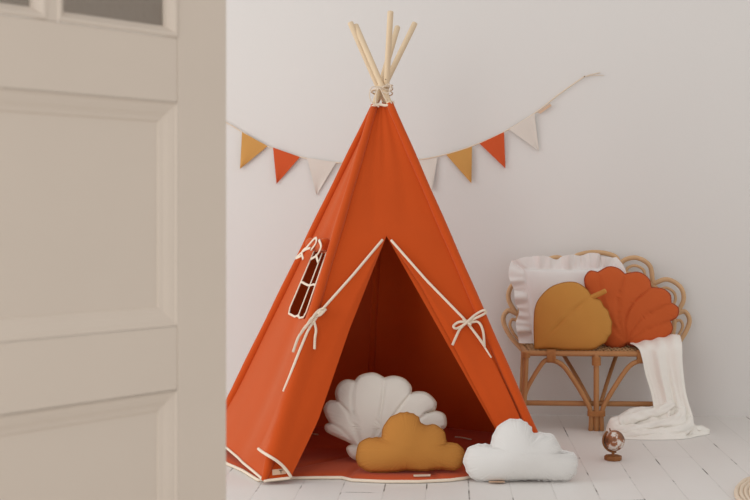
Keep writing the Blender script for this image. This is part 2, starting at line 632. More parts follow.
# folded flaps
def line_x(py):     # the corner pole A on the picture plane, used while laying out the flap
    return 375 + (264 - 375) * (py - 106) / (480 - 106)
def resample(pts, n):
    pts = [Vector((a, b_, 0)) for a, b_ in pts]
    ds = [0]
    for p, q in zip(pts, pts[1:]):
        ds.append(ds[-1] + (q - p).length)
    out = []
    for k in range(n + 1):
        d = ds[-1] * k / n
        for i in range(len(pts) - 1):
            if d <= ds[i + 1] + 1e-9:
                t = (d - ds[i]) / max(1e-9, ds[i + 1] - ds[i])
                out.append(pts[i].lerp(pts[i + 1], t))
                break
    return out
def flap_pt(px, py, off, left=True):
    d = px - line_x(py)
    if not left or d > 12:
        return plane_hit(px, py, PF + NF * off, NF)
    off = off + 0.013 * math.exp(-(d / 9) ** 2)
    a = plane_hit(px, py, PF + NF * off, NF)
    b_ = plane_hit(px, py, PS + NS * off, NS)
    return a if a.y > b_.y else b_
NR, NC = 40, 14
fo = resample([(386.5, 236), (350, 328), (318, 421), (291, 477)], NR)
fr = resample([(386.5, 235), (353, 275), (320, 312), (308, 330), (299, 352), (289, 378), (278, 405), (266, 434), (258.5, 449)], NR)
rows = []
for k in range(NR + 1):
    t = k / NR
    row = []
    for c in range(NC + 1):
        s = c / NC
        q = fo[k].lerp(fr[k], s)
        y_ = q.y - 4.0 * t ** 6 * 6.75 * s * (1 - s) ** 2
        off = 0.012 * min(1, t * 8) * (0.25 + 0.75 * min(1, s * 4)) + 0.010 * t ** 3 * (0.3 + math.sin(math.pi * s)) + 0.006 * math.sin(s * 5 + t * 6) * t * s * (1 - s) * 3
        row.append(flap_pt(q.x, y_, 0.002 + off))
    rows.append(row)
flap = MB().grid(rows).build('door_flap', M_CANVAS, tent, T0)
MB().tube([r_[-1] for r_ in rows[1:31]], 0.0048, 8).build('piping', M_PIPING, flap, T0)
flL = rows
MB().tube([p + NF * .002 for p in rows[-1]], 0.0052, 8).build('piping', M_PIPING, flap, T0)
fo = resample([(386.5, 236), (420, 285), (453, 345), (496.7, 428), (521, 474)], NR)
fr = resample([(386.5, 235), (427, 281), (467, 322), (482, 343), (494, 362), (513, 402), (541, 466)], NR)
rows = []
for k in range(NR + 1):
    t = k / NR
    row = []
    for c in range(NC + 1):
        s = c / NC
        q = fo[k].lerp(fr[k], s)
        off = 0.012 * min(1, t * 8) * (0.25 + 0.75 * min(1, s * 4)) + 0.004 * math.sin(s * 5 + t * 5) * t * s * (1 - s) * 3
        row.append(flap_pt(q.x, q.y, 0.002 + off, False))
    rows.append(row)
flapr = MB().grid(rows).build('door_flap', M_CANVAS, tent, T0)
kmax = int(NR * 0.60)
MB().tube([r_[-1] for r_ in rows[1:kmax]], [0.0048 * (1 - 0.5 * max(0, (k - kmax * .75) / (kmax * .25))) for k in range(1, kmax)], 8).build('piping', M_PIPING, flapr, T0)

# ties
def tie(name, strands, plane, off, r=0.0045, parent=tent):
    P, n = plane
    m = MB()
    for k, pl in enumerate(strands):
        sp = catmull([(a, c, 0) for a, c in pl], 6)
        m.tube([plane_hit(p.x, p.y, P + n * (off + 0.004 * math.sin(i * .5 + k)), n) for i, p in enumerate(sp)], r, 8, flat=0.5, flat_dir=n)
    return m.build(name, M_CORD, parent, T0)
tie('bow_tie', [
    [(467, 322), (459, 322), (453.5, 326), (456, 328.5), (462, 326), (467, 322.5)],
    [(467, 322), (475, 315), (483, 310.5), (486, 311.5), (484, 314), (474, 319), (467, 323)],
    [(466, 323), (460, 329), (456, 337), (452.5, 345)],
    [(468, 323), (478, 322), (483, 331), (484.5, 347)],
    [(468, 324), (476, 334), (485, 346)],
    [(463, 319), (471, 325)], [(463, 325), (471, 319)]], (PF, NF), 0.030)
tie('bow_tie', [
    [(326, 309), (320, 315), (312, 318), (307, 325), (302, 332), (298, 338), (293, 352)],
    [(324, 311), (316, 314), (310, 322), (305, 327), (301, 333)],
    [(324, 308), (318, 311), (313, 317), (309, 323), (305, 328)],
    [(314, 321), (316, 330), (315, 338), (314.5, 349)],
    [(325, 311), (321, 310), (319, 315), (322, 314)]], (PF, NF), 0.034)

# pole sleeves and poles
tip_y = {'A': 27.6, 'B': 26, 'C': 23, 'D': 23.5, 'E': 12.5}
Q = top
for key in 'ABCDE':
    p, t = base[key], top[key]
    out = (p - Vector((ctr.x, ctr.y, p.z))).normalized()
    s = [p.lerp(t, k / 24) for k in range(25)]
    rad = [(0.020 - 0.0055 * k / 24 + 0.0008 * math.sin(k * 1.3)) * (0.5 if k == 0 else 0.85 if k == 1 else 1) for k in range(25)]
    MB().tube(s, rad, 12).build('pole_sleeve', M_CANVAS, tent, T0)
    q = Q[key]
    d = q - p
    lam = 1.0
    for _ in range(200):
        x = p + d * lam
        if 208 - (x.z - H) * F / x.y <= tip_y[key]:
            break
        lam += 0.002
    tip = p + d * lam
    start = p.lerp(q, 0.02)
    pole = MB().tube([start.lerp(tip, k / 20) for k in range(21)], 0.0112, 14).build('tent_pole', M_POLE, tent, T0)
    if key == 'E':
        hpos = at(386, 79.5, (p + d * 1.065).y) + Vector((0, -0.0112, 0))
        MB().tube([hpos + Vector((0, .003, 0)), hpos + Vector((0, -.0006, 0))], 0.003, 8, round_end=False).build('cord_hole', M_HOLE, pole, T0)
for pl in ([(306, 434.5), (311, 433.5), (318, 434.5)], [(455, 437), (462, 437.5), (471, 439.5)]):
    MB().tube([gp(p.x, p.y, .024) for p in catmull([(a, c, 0) for a, c in pl], 5)], .003, 8).build('tie_cord', M_CORD, tent, T0)
# collar piping
ring = [TD, TA, TB, TC + Vector((.02, .0, 0)), TE + Vector((0, .06, 0))]
rc = sum(ring, Vector()) / 5
pts = []
for p, q in zip(ring, ring[1:] + ring[:1]):
    for k in range(6):
        x = p.lerp(q, k / 6)
        x = x + (x - rc).normalized() * 0.012
        x.z += 0.004 * math.sin(k + p.x * 40)
        pts.append(x)
MB().tube(pts, 0.0055, 8, closed=True).build('collar_piping', M_PIPING, tent, T0)
# cord wound round the poles
cd_ = MB()
cc = at(382, 88, 4.768)
for turn, (zz, rx) in enumerate(((0.0, .040), (-.008, .041), (-.017, .040))):
    cd_.tube([cc + Vector((rx * math.cos(a), .048 * math.sin(a), zz + .010 * math.cos(a + turn))) for a in (2 * math.pi * k / 28 for k in range(28))], 0.0026, 6, closed=True)
for pl in ([(379, 87), (372, 87), (369.5, 94), (371, 101), (375, 105)], [(382, 88), (388, 84), (391, 87), (388, 93), (383, 92)], [(378, 88), (376, 96), (376, 104), (379, 107)], [(380, 88), (384, 96), (387, 101)], [(376, 104), (373, 106)]):
    cd_.tube([at(p.x, p.y, 4.705) for p in catmull([(a, c, 0) for a, c in pl], 6)], 0.0022, 6)
cd_.build('lashing_cord', M_CORD, tent, T0)
# maker's tag sewn to the hem at the near corner
tq = [plane_hit(x, y, PF, NF) + NF * .003 for x, y in ((272, 470), (286, 468.5), (286, 474), (272.5, 475.5))]
tg = MB().add(tq + [p + NF * .002 for p in tq], [(0, 1, 2, 3), (4, 5, 6, 7), (0, 1, 5, 4), (1, 2, 6, 5), (2, 3, 7, 6), (3, 0, 4, 7)]).build('fabric_tag', M_TAG, tent, T0, smooth=False)
tm = MB()
for a, c in (((279, 470.8), (282.5, 470.4)), ((280.7, 470.6), (280.9, 473.6))):
    tm.tube([plane_hit(*a, PF, NF) + NF * .0056, plane_hit(*c, PF, NF) + NF * .0056], 0.0012, 6)
tm.build('tag_mark', M_INK, tg, T0)
# hem piping along the foot of the front panel beside the near corner
MB().tube([A.lerp(FL, k / 10) + NF * .006 + Vector((0, 0, -.004)) for k in range(11)], 0.005, 8).build('piping', M_PIPING, tent, T0)

# ------------------------------------------------------------------ quilted mat under the tent
def dist_to_poly(pts, poly):
    P = np.array([[p[0], p[1]] for p in pts]); Q0 = np.array([[p[0], p[1]] for p in poly]); Q1 = np.roll(Q0, -1, axis=0)
    best = np.full(len(P), 1e9)
    for a, b_ in zip(Q0, Q1):
        d = b_ - a
        t = np.clip(((P - a) @ d) / max(1e-12, d @ d), 0, 1)
        best = np.minimum(best, np.linalg.norm(P - (a + t[:, None] * d), axis=1))
    return best
def dist_to_path(pts, path):
    P = np.array([[p[0], p[1]] for p in pts]); Q0 = np.array([[p[0], p[1]] for p in path])
    best = np.full(len(P), 1e9)
    for a, b_ in zip(Q0[:-1], Q0[1:]):
        d = b_ - a
        t = np.clip(((P - a) @ d) / max(1e-12, d @ d), 0, 1)
        best = np.minimum(best, np.linalg.norm(P - (a + t[:, None] * d), axis=1))
    return best

mo = [(205, 452), (228, 466), (243, 472.5), (258, 482), (275, 482), (291, 480), (318, 479.5), (342, 479.5), (352, 482), (385, 483.5), (420, 483.5), (450, 482), (466, 480), (490, 474), (545, 467), (543, 450), (531, 436), (450, 427), (368, 419), (288, 430)]
mo = [gp(x, y) for x, y in mo]
outl = []
for p, q in zip(mo, mo[1:] + mo[:1]):
    outl += [p.lerp(q, k / 6) for k in range(6)]
mc = Vector((T0.x, T0.y, 0))
rings = []
rs = [1, .985, .96, .92, .86, .8, .7, .6, .5, .4, .3, .2, .1, 0.0]
for r_ in rs:
    rings.append([mc.lerp(p, r_) for p in outl])
allp = [p for r_ in rings for p in r_]
dd_ = dist_to_poly(allp, outl)
seams = [[mc, gp(x, y)] for x, y in ((348, 480), (262, 480), (440, 482), (540, 464), (209, 452), (368, 424), (300, 430))]
sd = np.min([dist_to_path(allp, s) for s in seams], axis=0)
for i, p in enumerate(allp):
    h = 0.006 + 0.013 * min(1, dd_[i] / 0.05) ** 0.6
    h -= 0.006 * math.exp(-(sd[i] / 0.012) ** 2) * min(1, dd_[i] / .03)
    p.z = h
n = len(outl)
rowsm = [[Vector((p.x, p.y, 0.001)) for p in outl]] + [allp[i * n:(i + 1) * n] for i in range(len(rs))]
mat_root = empty('floor_mat', mc)
tag(mat_root, 'rust-orange quilted mat with cream piping lying on the floorboards inside the tent', 'mat')
MB().grid(rowsm, True).build('padding', M_MAT, mat_root, mc)
MB().tube([Vector((p.x, p.y, 0.0065)) for p in outl], 0.0055, 8, closed=True).build('piping', M_PIPING, mat_root, mc)
lb = [gp(413.5, 476.2, .0195), gp(430.5, 475.8, .0195), gp(430.5, 474.2, .0195), gp(413.5, 474.6, .0195)]
MB().add([Vector((p.x, p.y, .018)) for p in lb] + [Vector((p.x, p.y, .0198)) for p in lb], [(0, 1, 2, 3), (4, 5, 6, 7), (0, 1, 5, 4), (1, 2, 6, 5), (2, 3, 7, 6), (3, 0, 4, 7)]).build('fabric_tag', M_PIPING, mat_root, mc, smooth=False)

# ------------------------------------------------------------------ cushions
def spline_outline(lobes, n=7):
    out = []
    for l in lobes:
        s = catmull([(a, c, 0) for a, c in l], n)
        out += s[:-1] if (s[-1] - Vector((lobes[(lobes.index(l) + 1) % len(lobes)][0] + (0,)))).length < 0.3 else s
    return [(p.x, p.y) for p in out]

RS = 1

def inflate(O, P, N=90, it=2600):
    """membrane height inside outline O (0..1), read off at the points P"""
    O_ = np.array(O); lo = O_.min(0); hi = O_.max(0)
    h = (hi - lo).max() / (N - 5)
    nx, ny = int((hi[0] - lo[0]) / h) + 5, int((hi[1] - lo[1]) / h) + 5
    X, Y = np.meshgrid(lo[0] + (np.arange(nx) - 2) * h, lo[1] + (np.arange(ny) - 2) * h, indexing='ij')
    ins = np.zeros(X.shape, bool)
    x0, y0 = O_[:, 0], O_[:, 1]
    x1, y1 = np.roll(x0, -1), np.roll(y0, -1)
    for a, b_, c, e in zip(x0, y0, x1, y1):
        if b_ == e:
            continue
        ins ^= ((b_ > Y) != (e > Y)) & (X < (c - a) * (Y - b_) / (e - b_) + a)
    u = np.zeros(X.shape)
    for _ in range(it):
        v = np.zeros_like(u)
        v[1:-1, 1:-1] = 0.25 * (u[2:, 1:-1] + u[:-2, 1:-1] + u[1:-1, 2:] + u[1:-1, :-2] + 1)
        u = np.where(ins, v, 0)
    u /= u.max()
    P_ = np.array(P)
    fx = np.clip((P_[:, 0] - lo[0]) / h + 2, 0, nx - 1.001); fy = np.clip((P_[:, 1] - lo[1]) / h + 2, 0, ny - 1.001)
    i, j = fx.astype(int), fy.astype(int)
    a, b_ = fx - i, fy - j
    r = u[i, j] * (1 - a) * (1 - b_) + u[i + 1, j] * a * (1 - b_) + u[i, j + 1] * (1 - a) * b_ + u[i + 1, j + 1] * a * b_
    # the rim itself is the seam: height falls to zero there
    return r * np.clip(dist_to_poly(P, O) / (1.2 * h), 0, 1)

def cushion(name, lobes, cx, by, Y, thick, mat, seam_mat, grooves=(), centre=None, tilt=0.0, loc=None, groove_w=0.010, groove_k=0.5, n=7, turn=0.0, puck=0.0012, seam_r=0.0028, ripple=0.0, expo=0.5, stretch=1.0):
    s = F / Y
    O = [((x - cx) / s, (by - y) / s * stretch) for x, y in spline_outline(lobes, n)]
    if ripple:
        o2, run = [], 0.0
        for i in range(len(O)):
            a, b_ = O[i - 1], O[(i + 1) % len(O)]
            tx, tz = b_[0] - a[0], b_[1] - a[1]
            l_ = math.hypot(tx, tz) or 1
            run += math.hypot(O[i][0] - a[0], O[i][1] - a[1])
            w_ = ripple * (abs(math.sin(run * 105 + 1.5 * math.sin(run * 31))) - .6) * (1 + .5 * math.sin(run * 17))
            o2.append((O[i][0] - tz / l_ * w_ * RS, O[i][1] + tx / l_ * w_ * RS))
        O = o2
    c = centre or (sum(p[0] for p in O) / len(O), sum(p[1] for p in O) / len(O))
    if centre:
        c = ((centre[0] - cx) / s, (by - centre[1]) / s * stretch)
    G = [[((x - cx) / s, (by - y) / s * stretch) for x, y in g] for g in grooves]
    rs = [1 - (k / 24) ** 1.5 for k in range(23)] + [0.03]
    P = []
    for r_ in rs:
        P += [(c[0] + (p[0] - c[0]) * r_, c[1] + (p[1] - c[1]) * r_) for p in O]
    d = dist_to_poly(P, O)
    infl = inflate(O, P)
    g = np.zeros(len(P))
    for path in G:
        sp = catmull([(a, b_, 0) for a, b_ in path], 8)
        g = np.maximum(g, np.exp(-(dist_to_path(P, sp) / groove_w) ** 2))
    n_o = len(O)
    sides = []
    for sgn in (-1, 1):
        rows = []
        for i in range(len(rs)):
            row = []
            for j in range(n_o):
                k = i * n_o + j
                q = infl[k]
                h = thick / 2 * q ** expo
                h *= 1 - groove_k * g[k]
                h += puck * math.sin(j * 1.9 + 2 * math.sin(j * .37)) * math.exp(-(d[k] / .018)) * min(1, d[k] / .004)
                h += 0.004 * noise.noise(Vector((P[k][0] * 14, P[k][1] * 14, sgn * 3.0 + cx))) * q
                row.append(Vector((P[k][0], sgn * h, P[k][1])))
            rows.append(row)
        sides.append(rows)
    m = MB()
    for rows in sides:
        m.grid(rows, True)
        ring_ = rows[-1]
        o_ = len(m.v) - n_o
        m.v.append(sum(ring_, Vector()) / n_o)
        m.f += [(o_ + q, o_ + (q + 1) % n_o, len(m.v) - 1) for q in range(n_o)]
    root = empty(name, loc, (tilt, 0, turn))
    m.build('cover', mat, root, weld=True)
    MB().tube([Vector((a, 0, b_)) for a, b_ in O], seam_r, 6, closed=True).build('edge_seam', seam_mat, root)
    return root, s, O

def zs(pts, k, ox, oy):
    return [(x / k + ox, y / k + oy) for x, y in pts]

# white cloud in front of the tent
k, ox, oy = 3.75, 450, 390
wcl = [zs(l, k, ox, oy) for l in (
    [(155, 207), (120, 204), (78, 214), (54, 252), (60, 292), (84, 328), (130, 342), (165, 341)],
    [(165, 341), (220, 338), (300, 334), (370, 338), (420, 340), (448, 335)],
    [(448, 335), (470, 312), (478, 272), (468, 240), (440, 231)],
    [(440, 231), (418, 222), (405, 196), (386, 170), (345, 162), (312, 165)],
    [(312, 165), (302, 138), (270, 115), (228, 113), (190, 132), (165, 168), (155, 207)])]
Yc = 4.205
cl, s, O = cushion('cloud_cushion', wcl, 520.5, 480.5, Yc, 0.13, M_WHITE, M_WHITE, centre=(518, 452), loc=(at(520.5, 480, Yc).x, Yc, 0.002), tilt=R(-5), puck=0.0022, ripple=0.0022, n=14)
tag(cl, 'white cloud-shaped cushion standing on the floorboards before the right tent corner', 'cushion')
MB().box((-0.083, -0.022, 0.0015), (0.052, 0.044, 0.002)).build('fabric_tag', M_TAG, cl, smooth=False)

# mustard cloud on the mat
k, ox, oy = 3.572, 300, 350
mcl = [zs(l, k, ox, oy) for l in (
    [(292, 312), (258, 314), (226, 322), (205, 352), (206, 402), (240, 431), (280, 437)],
    [(280, 437), (340, 434), (380, 428), (440, 431), (500, 424), (552, 430)],
    [(552, 430), (582, 404), (586, 364), (562, 337), (522, 330)],
    [(522, 330), (514, 292), (485, 267), (455, 268), (432, 262)],
    [(432, 262), (418, 234), (378, 221), (332, 234), (302, 268), (292, 312)])]
Ym = 4.255
mc_, s, O = cushion('cloud_cushion', mcl, 411, 472, Ym, 0.12, M_OCHRE, M_MUSTSEAM, centre=(409, 448), loc=(at(411, 474, Ym).x, Ym, 0.022), tilt=R(-8), stretch=0.97, puck=0.002, ripple=0.0016, n=14)
tag(mc_, 'mustard-yellow cloud-shaped cushion on the mat at the tent entrance', 'cushion')

# cream shell behind it
shl = [zs(l, k, ox, oy) for l in (
    [(202, 348), (182, 346), (168, 358), (182, 385), (216, 402), (236, 404)],
    [(236, 404), (300, 402), (380, 384), (440, 350), (480, 310), (505, 288)],
    [(505, 288), (522, 272), (518, 236), (488, 222), (448, 228)],
    [(484, 214), (486, 186), (456, 156), (424, 150), (398, 156)],
    [(398, 156), (396, 128), (372, 102), (336, 92), (302, 99)],
    [(302, 99), (270, 82), (240, 82), (212, 92), (196, 110)],
    [(196, 110), (164, 106), (138, 122), (126, 152), (132, 184)],
    [(132, 184), (104, 184), (86, 208), (92, 236), (108, 264)],
    [(108, 264), (90, 274), (96, 294), (130, 312), (170, 330), (202, 348)])]
bp = (236 / k + ox, 400 / k + oy)
def gz(pts): return zs(pts, k, ox, oy)
gro = [gz([(302, 99), (292, 200), (268, 310), (236, 400)]), gz([(196, 110), (176, 205), (205, 320), (236, 400)][0:1] + [(186, 190), (206, 300), (236, 400)]), gz([(132, 184), (172, 230), (204, 320), (236, 400)]),
       gz([(108, 264), (150, 292), (196, 345), (236, 400)]), gz([(398, 156), (340, 232), (280, 330), (236, 400)]), gz([(484, 214), (400, 270), (310, 350), (236, 400)]), gz([(505, 288), (400, 330), (300, 380), (236, 400)])]
Ys = 4.43
sh, s, O = cushion('shell_cushion', shl, 372, 463.5, Ys, 0.088, M_CREAM, M_CREAMSEAM, grooves=gro, centre=(382, 430), loc=(at(372, 470, Ys).x, Ys, 0.020), tilt=R(-13), groove_w=0.005, groove_k=0.17, expo=0.34, seam_r=.0034, stretch=0.97)
tag(sh, 'cream scallop-shell cushion leaning behind the mustard cloud inside the tent', 'cushion')

# ------------------------------------------------------------------ rattan bench
BX, BY_ = 0.914, 5.165
bench = empty('rattan_bench', (BX, BY_, 0), (0, 0, -ALPHA))
tag(bench, 'low rattan bench with a petal-loop back standing against the wall', 'bench')
SZ = 0.318
HW = 0.287
DEP = 0.275
def rod(pts, r=0.0105, n=8):
    return MB().tube(catmull(pts, n), r, 10)
def rod_part(name, pts, r=0.0105, mat=None, n=8, label=None):
    return tag(rod(pts, r, n).build(name, mat or M_RATTAN_D, bench), label)
# seat rails
rod_part('seat_rail', [(-HW - .012, 0, SZ), (0, 0, SZ), (HW + .012, 0, SZ)], .0115)
rod_part('seat_rail', [(-HW, DEP, SZ), (0, DEP, SZ), (HW, DEP, SZ)], .0115)
for sx in (-1, 1):
    rod_part('seat_rail', [(sx * HW, -.01, SZ), (sx * HW, DEP / 2, SZ), (sx * HW, DEP + .01, SZ)], .0105)
# woven seat
sw = MB()
for i in range(34):
    x = -HW + .018 + i * (2 * HW - .036) / 33
    sw.tube([(x, .012 + (DEP - .024) * q / 12, SZ + .008 + .003 * math.sin(q * math.pi + i * math.pi)) for q in range(13)], .0062, 6)
for q in range(9):
    y = .02 + (DEP - .04) * q / 8
    sw.tube([(-HW + .01 + (2 * HW - .02) * i / 66, y, SZ + .009 - .006 * math.sin(i * math.pi / 2 + q * math.pi)) for i in range(67)], .004, 6)
tag(sw.build('seat', M_CANE, bench), 'woven cane seat')
# legs
for sx in (-1, 1):
    rod_part('leg', [(sx * HW, 0.0, SZ), (sx * (HW + .006), 0, .18), (sx * (HW + .016), -.004, .004)], .0115)
    rod_part('leg', [(sx * (HW - .005), DEP, SZ), (sx * HW, DEP, .18), (sx * (HW + .008), DEP + .004, .004)], .0115)
    rod_part('brace', [(sx * .185, .004, SZ - .022), (sx * .215, .002, SZ - .035), (sx * .25, 0, SZ - .085), (sx * .285, 0, SZ - .15), (sx * .305, 0, SZ - .22)], .0095)
    rod_part('brace', [(sx * .0225, -.004, .002), (sx * .0225, -.004, .075), (sx * .046, -.003, .132), (sx * .105, -.002, .228), (sx * .145, 0, .275), (sx * .195, .004, .294)], .0105)
    rod_part('brace', [(sx * .024, .02, .12), (sx * .070, .13, .21), (sx * .125, DEP - .015, .305)], .0085)
rod_part('leg', [(0, -.004, .002), (0, -.004, .15), (0, -.004, SZ - .004)], .0118, label='thick middle leg')
rod_part('stretcher', [(-HW - .008, .026, .108), (0, .024, .108), (HW + .008, .026, .108)], .0110)
for sx in (-1, 1):
    rod_part('stretcher', [(sx * (HW + .006), .01, .108), (sx * (HW + .006), DEP / 2, .108), (sx * (HW + .004), DEP, .108)], .0095)
# bindings
def wrap(name, c, w, h, d, turns=5, axis='z'):
    m = MB()
    for t in range(turns):
        o = (t + .5) / turns - .5
        pts = []
        for q in range(20):
            a = 2 * math.pi * q / 20
            u, v = w * math.copysign(abs(math.cos(a)) ** .7, math.cos(a)), d * math.copysign(abs(math.sin(a)) ** .7, math.sin(a))
            if axis == 'z':
                pts.append((c[0] + u, c[1] + v, c[2] + o * h))
            else:
                pts.append((c[0] + o * h, c[1] + v, c[2] + u))
        m.tube(pts, h / turns * .58, 6, closed=True)
    return m.build(name, M_BIND, bench)
wrap('binding', (0, -.004, .072), .035, .022, .016)
wrap('binding', (0, -.004, SZ - .030), .016, .035, .016, 7)
for sx in (-1, 1):
    wrap('binding', (sx * .185, 0, SZ - .011), .026, .036, .015, 7, 'x')
    wrap('binding', (sx * (HW + .002), 0, SZ - .006), .0155, .024, .0155, 5)
# petal back (x offset, picture y) -> bench frame
def bk(dx, py, y=None):
    s = 229.5
    z = H - (py - 208) / s
    return (dx / s + .033, (DEP + .012 + (z - SZ) * 0.08) if y is None else y, z)
petals = []
low = [(74, 350), (86, 336), (92.5, 321), (88, 311.5), (79, 314)]
mid = [(79, 315), (87, 300), (84, 287), (71, 279.5), (57, 284)]
upp = [(57, 284), (54, 266), (41, 258), (28, 261), (22, 270)]
topp = [(-24, 270), (-20, 257), (0, 252.5), (20, 257), (24, 270)]
for sx in (-1, 1):
    for pet in (low, mid, upp):
        petals.append([(sx * a, c) for a, c in pet])
petals.append(topp)
for pet in petals:
    rod_part('back_loop', [bk(*p) for p in pet], .0105, M_RATTAN)
    c = (sum(p[0] for p in pet) / len(pet), sum(p[1] for p in pet) / len(pet))
    e = ((pet[0][0] + pet[-1][0]) / 2, (pet[0][1] + pet[-1][1]) / 2)
    inner = [(e[0] + (p[0] - e[0]) * .58, e[1] + (p[1] - e[1]) * .58) for p in pet]
    rod_part('back_loop', [bk(*p) for p in inner], .0065, M_RATTAN)
arch = [(-72, 352), (-77, 315), (-56, 285), (-24, 271), (0, 267), (24, 271), (56, 285), (77, 315), (72, 352)]
rod_part('back_arch', [bk(*p) for p in arch], .0105, M_RATTAN)
for dx, py in ((-36, 276), (0, 267), (36, 276)):
    rod_part('back_spoke', [bk(dx * .6, 350), bk(dx * .85, 310), bk(dx, py)], .006, M_RATTAN)

# ------------------------------------------------------------------ cushions on the bench
k, ox, oy = 3.5714, 495, 240
SEAT = SZ + .016
# frilled pillow
pil_l = [zs(l, k, ox, oy) for l in (
    [(106, 108), (122, 240), (138, 390)],
    [(138, 390), (270, 388), (420, 388)],
    [(420, 388), (424, 240), (416, 104)],
    [(416, 104), (260, 112), (106, 108)])]
Yp = 5.395
pr, s, O = cushion('frilled_pillow', pil_l, 569, 345, Yp, 0.07, M_RUFFLE, M_RUFFLE, loc=(at(569, 349, Yp).x, Yp - .018, SEAT), tilt=R(-4), turn=-ALPHA, puck=0.001)
tag(pr, 'white square pillow with a gathered frill, at the back of the bench seat', 'pillow')
cxo = sum(p[0] for p in O) / len(O); czo = sum(p[1] for p in O) / len(O)
fr_rows = []
NFr = 9
per = []
for i in range(len(O)):
    p, q = O[i], O[(i + 1) % len(O)]
    for t in range(10):
        per.append((p[0] + (q[0] - p[0]) * t / 10, p[1] + (q[1] - p[1]) * t / 10))
L = 0.0
arc = []
for i, p in enumerate(per):
    arc.append(L)
    q = per[(i + 1) % len(per)]
    L += math.hypot(q[0] - p[0], q[1] - p[1])
hx = max(abs(p[0] - cxo) for p in per); hz = max(abs(p[1] - czo) for p in per)
for w in range(NFr + 1):
    t = w / NFr
    row = []
    for i, p in enumerate(per):
        a = arc[i] / L * 2 * math.pi
        dx, dz = (p[0] - cxo) / hx, (p[1] - czo) / hz
        m_ = max(abs(dx), abs(dz))
        ox_, oz_ = (dx / m_) , (dz / m_)
        # outward, square-ish with rounded corners
        ox_ = math.copysign(max(0, abs(ox_) - .80) / .20, ox_); oz_ = math.copysign(max(0, abs(oz_) - .80) / .20, oz_)
        ln = max(1e-6, math.hypot(ox_, oz_))
        wd = 0.060 + 0.008 * math.sin(a * 5 + 1) + 0.006 * math.sin(a * 13)
        if dz < -.85:
            wd *= .10
        ph = a * 17 + 2.0 * math.sin(a * 4) + 1.2 * math.sin(a * 9 + 1)
        wv = (math.sin(ph) * (0.013 + .006 * math.sin(a * 6)) + math.sin(a * 41 + 2 * math.sin(a * 5)) * .005) * t ** .7
        along = math.cos(ph) * 0.008 * t
        row.append(Vector((p[0] + ox_ / ln * wd * t - oz_ / ln * along, wv + 0.002, max(0.003, p[1] + oz_ / ln * wd * t + ox_ / ln * along))))
    fr_rows.append(row)
MB().grid(fr_rows, True).build('frill', M_RUFFLE, pr)

# rust shell
rsl = [zs(l, k, ox, oy) for l in (
    [(372, 120), (344, 116), (326, 140), (328, 168), (336, 182)],
    [(336, 182), (334, 240), (346, 310), (386, 370)],
    [(386, 370), (412, 386), (446, 389), (472, 374)],
    [(472, 374), (500, 384), (545, 388), (584, 380), (585, 366)],
    [(585, 366), (612, 352), (632, 322), (625, 292)],
    [(625, 292), (650, 276), (654, 246), (630, 228)],
    [(630, 228), (626, 198), (600, 178), (560, 174)],
    [(560, 174), (552, 142), (516, 119), (468, 126)],
    [(468, 126), (444, 106), (410, 100), (372, 120)])]
rb = (470, 372)
gr = [zs(l, k, ox, oy) for l in ([(372, 120), (384, 220), (418, 310), rb], [(468, 126), (440, 220), (442, 300), rb], [(560, 174), (492, 232), (462, 300), rb], [(630, 228), (540, 272), (486, 330), rb], [(625, 292), (550, 318), (500, 350), rb], [(585, 366), (540, 362), rb])]
Yr = 5.27
rs_, s, O = cushion('shell_cushion', rsl, 632, 348, Yr, 0.085, M_RUST, M_RUSTSEAM, grooves=gr, centre=(634, 304), loc=(at(632, 349, Yr).x, Yr, SEAT), tilt=R(-7), turn=-ALPHA, groove_w=0.0045, groove_k=0.17, expo=0.36, seam_r=.0036)
tag(rs_, 'rust-red scallop-shell cushion leaning on the right half of the bench', 'cushion')

# mustard leaf
edge = [(348, 208), (372, 222), (388, 242), (398, 258), (408, 276), (411, 296), (414, 316), (408, 334), (402, 350), (388, 364), (374, 378), (352, 386), (332, 396)]
sc = []
for i in range(0, len(edge) - 2, 2):
    a, m2, b2 = edge[i], edge[i + 1], edge[i + 2]
    nx, ny = (m2[0] - 270) / 140, (m2[1] - 290) / 120
    sc.append([a, (m2[0] + 5 * nx, m2[1] + 5 * ny), b2])
lfl = [zs(l, k, ox, oy) for l in ([[(143, 392), (141, 320), (146, 248), (166, 208), (202, 174), (248, 157), (292, 157), (326, 178), (348, 208)]] + sc + [[(332, 396), (260, 396), (200, 392), (143, 392)]])]
Yl = 5.185
lf, s, O = cushion('leaf_cushion', lfl, 572, 350.3, Yl, 0.095, M_MUSTARD, M_MUSTSEAM, grooves=[zs([(348, 208), (300, 236), (240, 290), (145, 390)], k, ox, oy)], centre=(573, 318), loc=(at(572, 350, Yl).x, Yl, SEAT), tilt=R(-6), turn=-ALPHA, groove_w=0.006, groove_k=0.14, n=6)
tag(lf, 'mustard leaf-shaped cushion with a stub stem, in front on the bench', 'cushion')
st = [zs([q], k, ox, oy)[0] for q in ((338, 212), (358, 203), (378, 194), (394, 186))]
st = [Vector(((x - 572) / s, -.006 - .004 * i, (350.3 - y) / s)) for i, (x, y) in enumerate(st)]
MB().tube(catmull(st, 5), .0105, 10).build('stem', M_MUSTARD, lf)

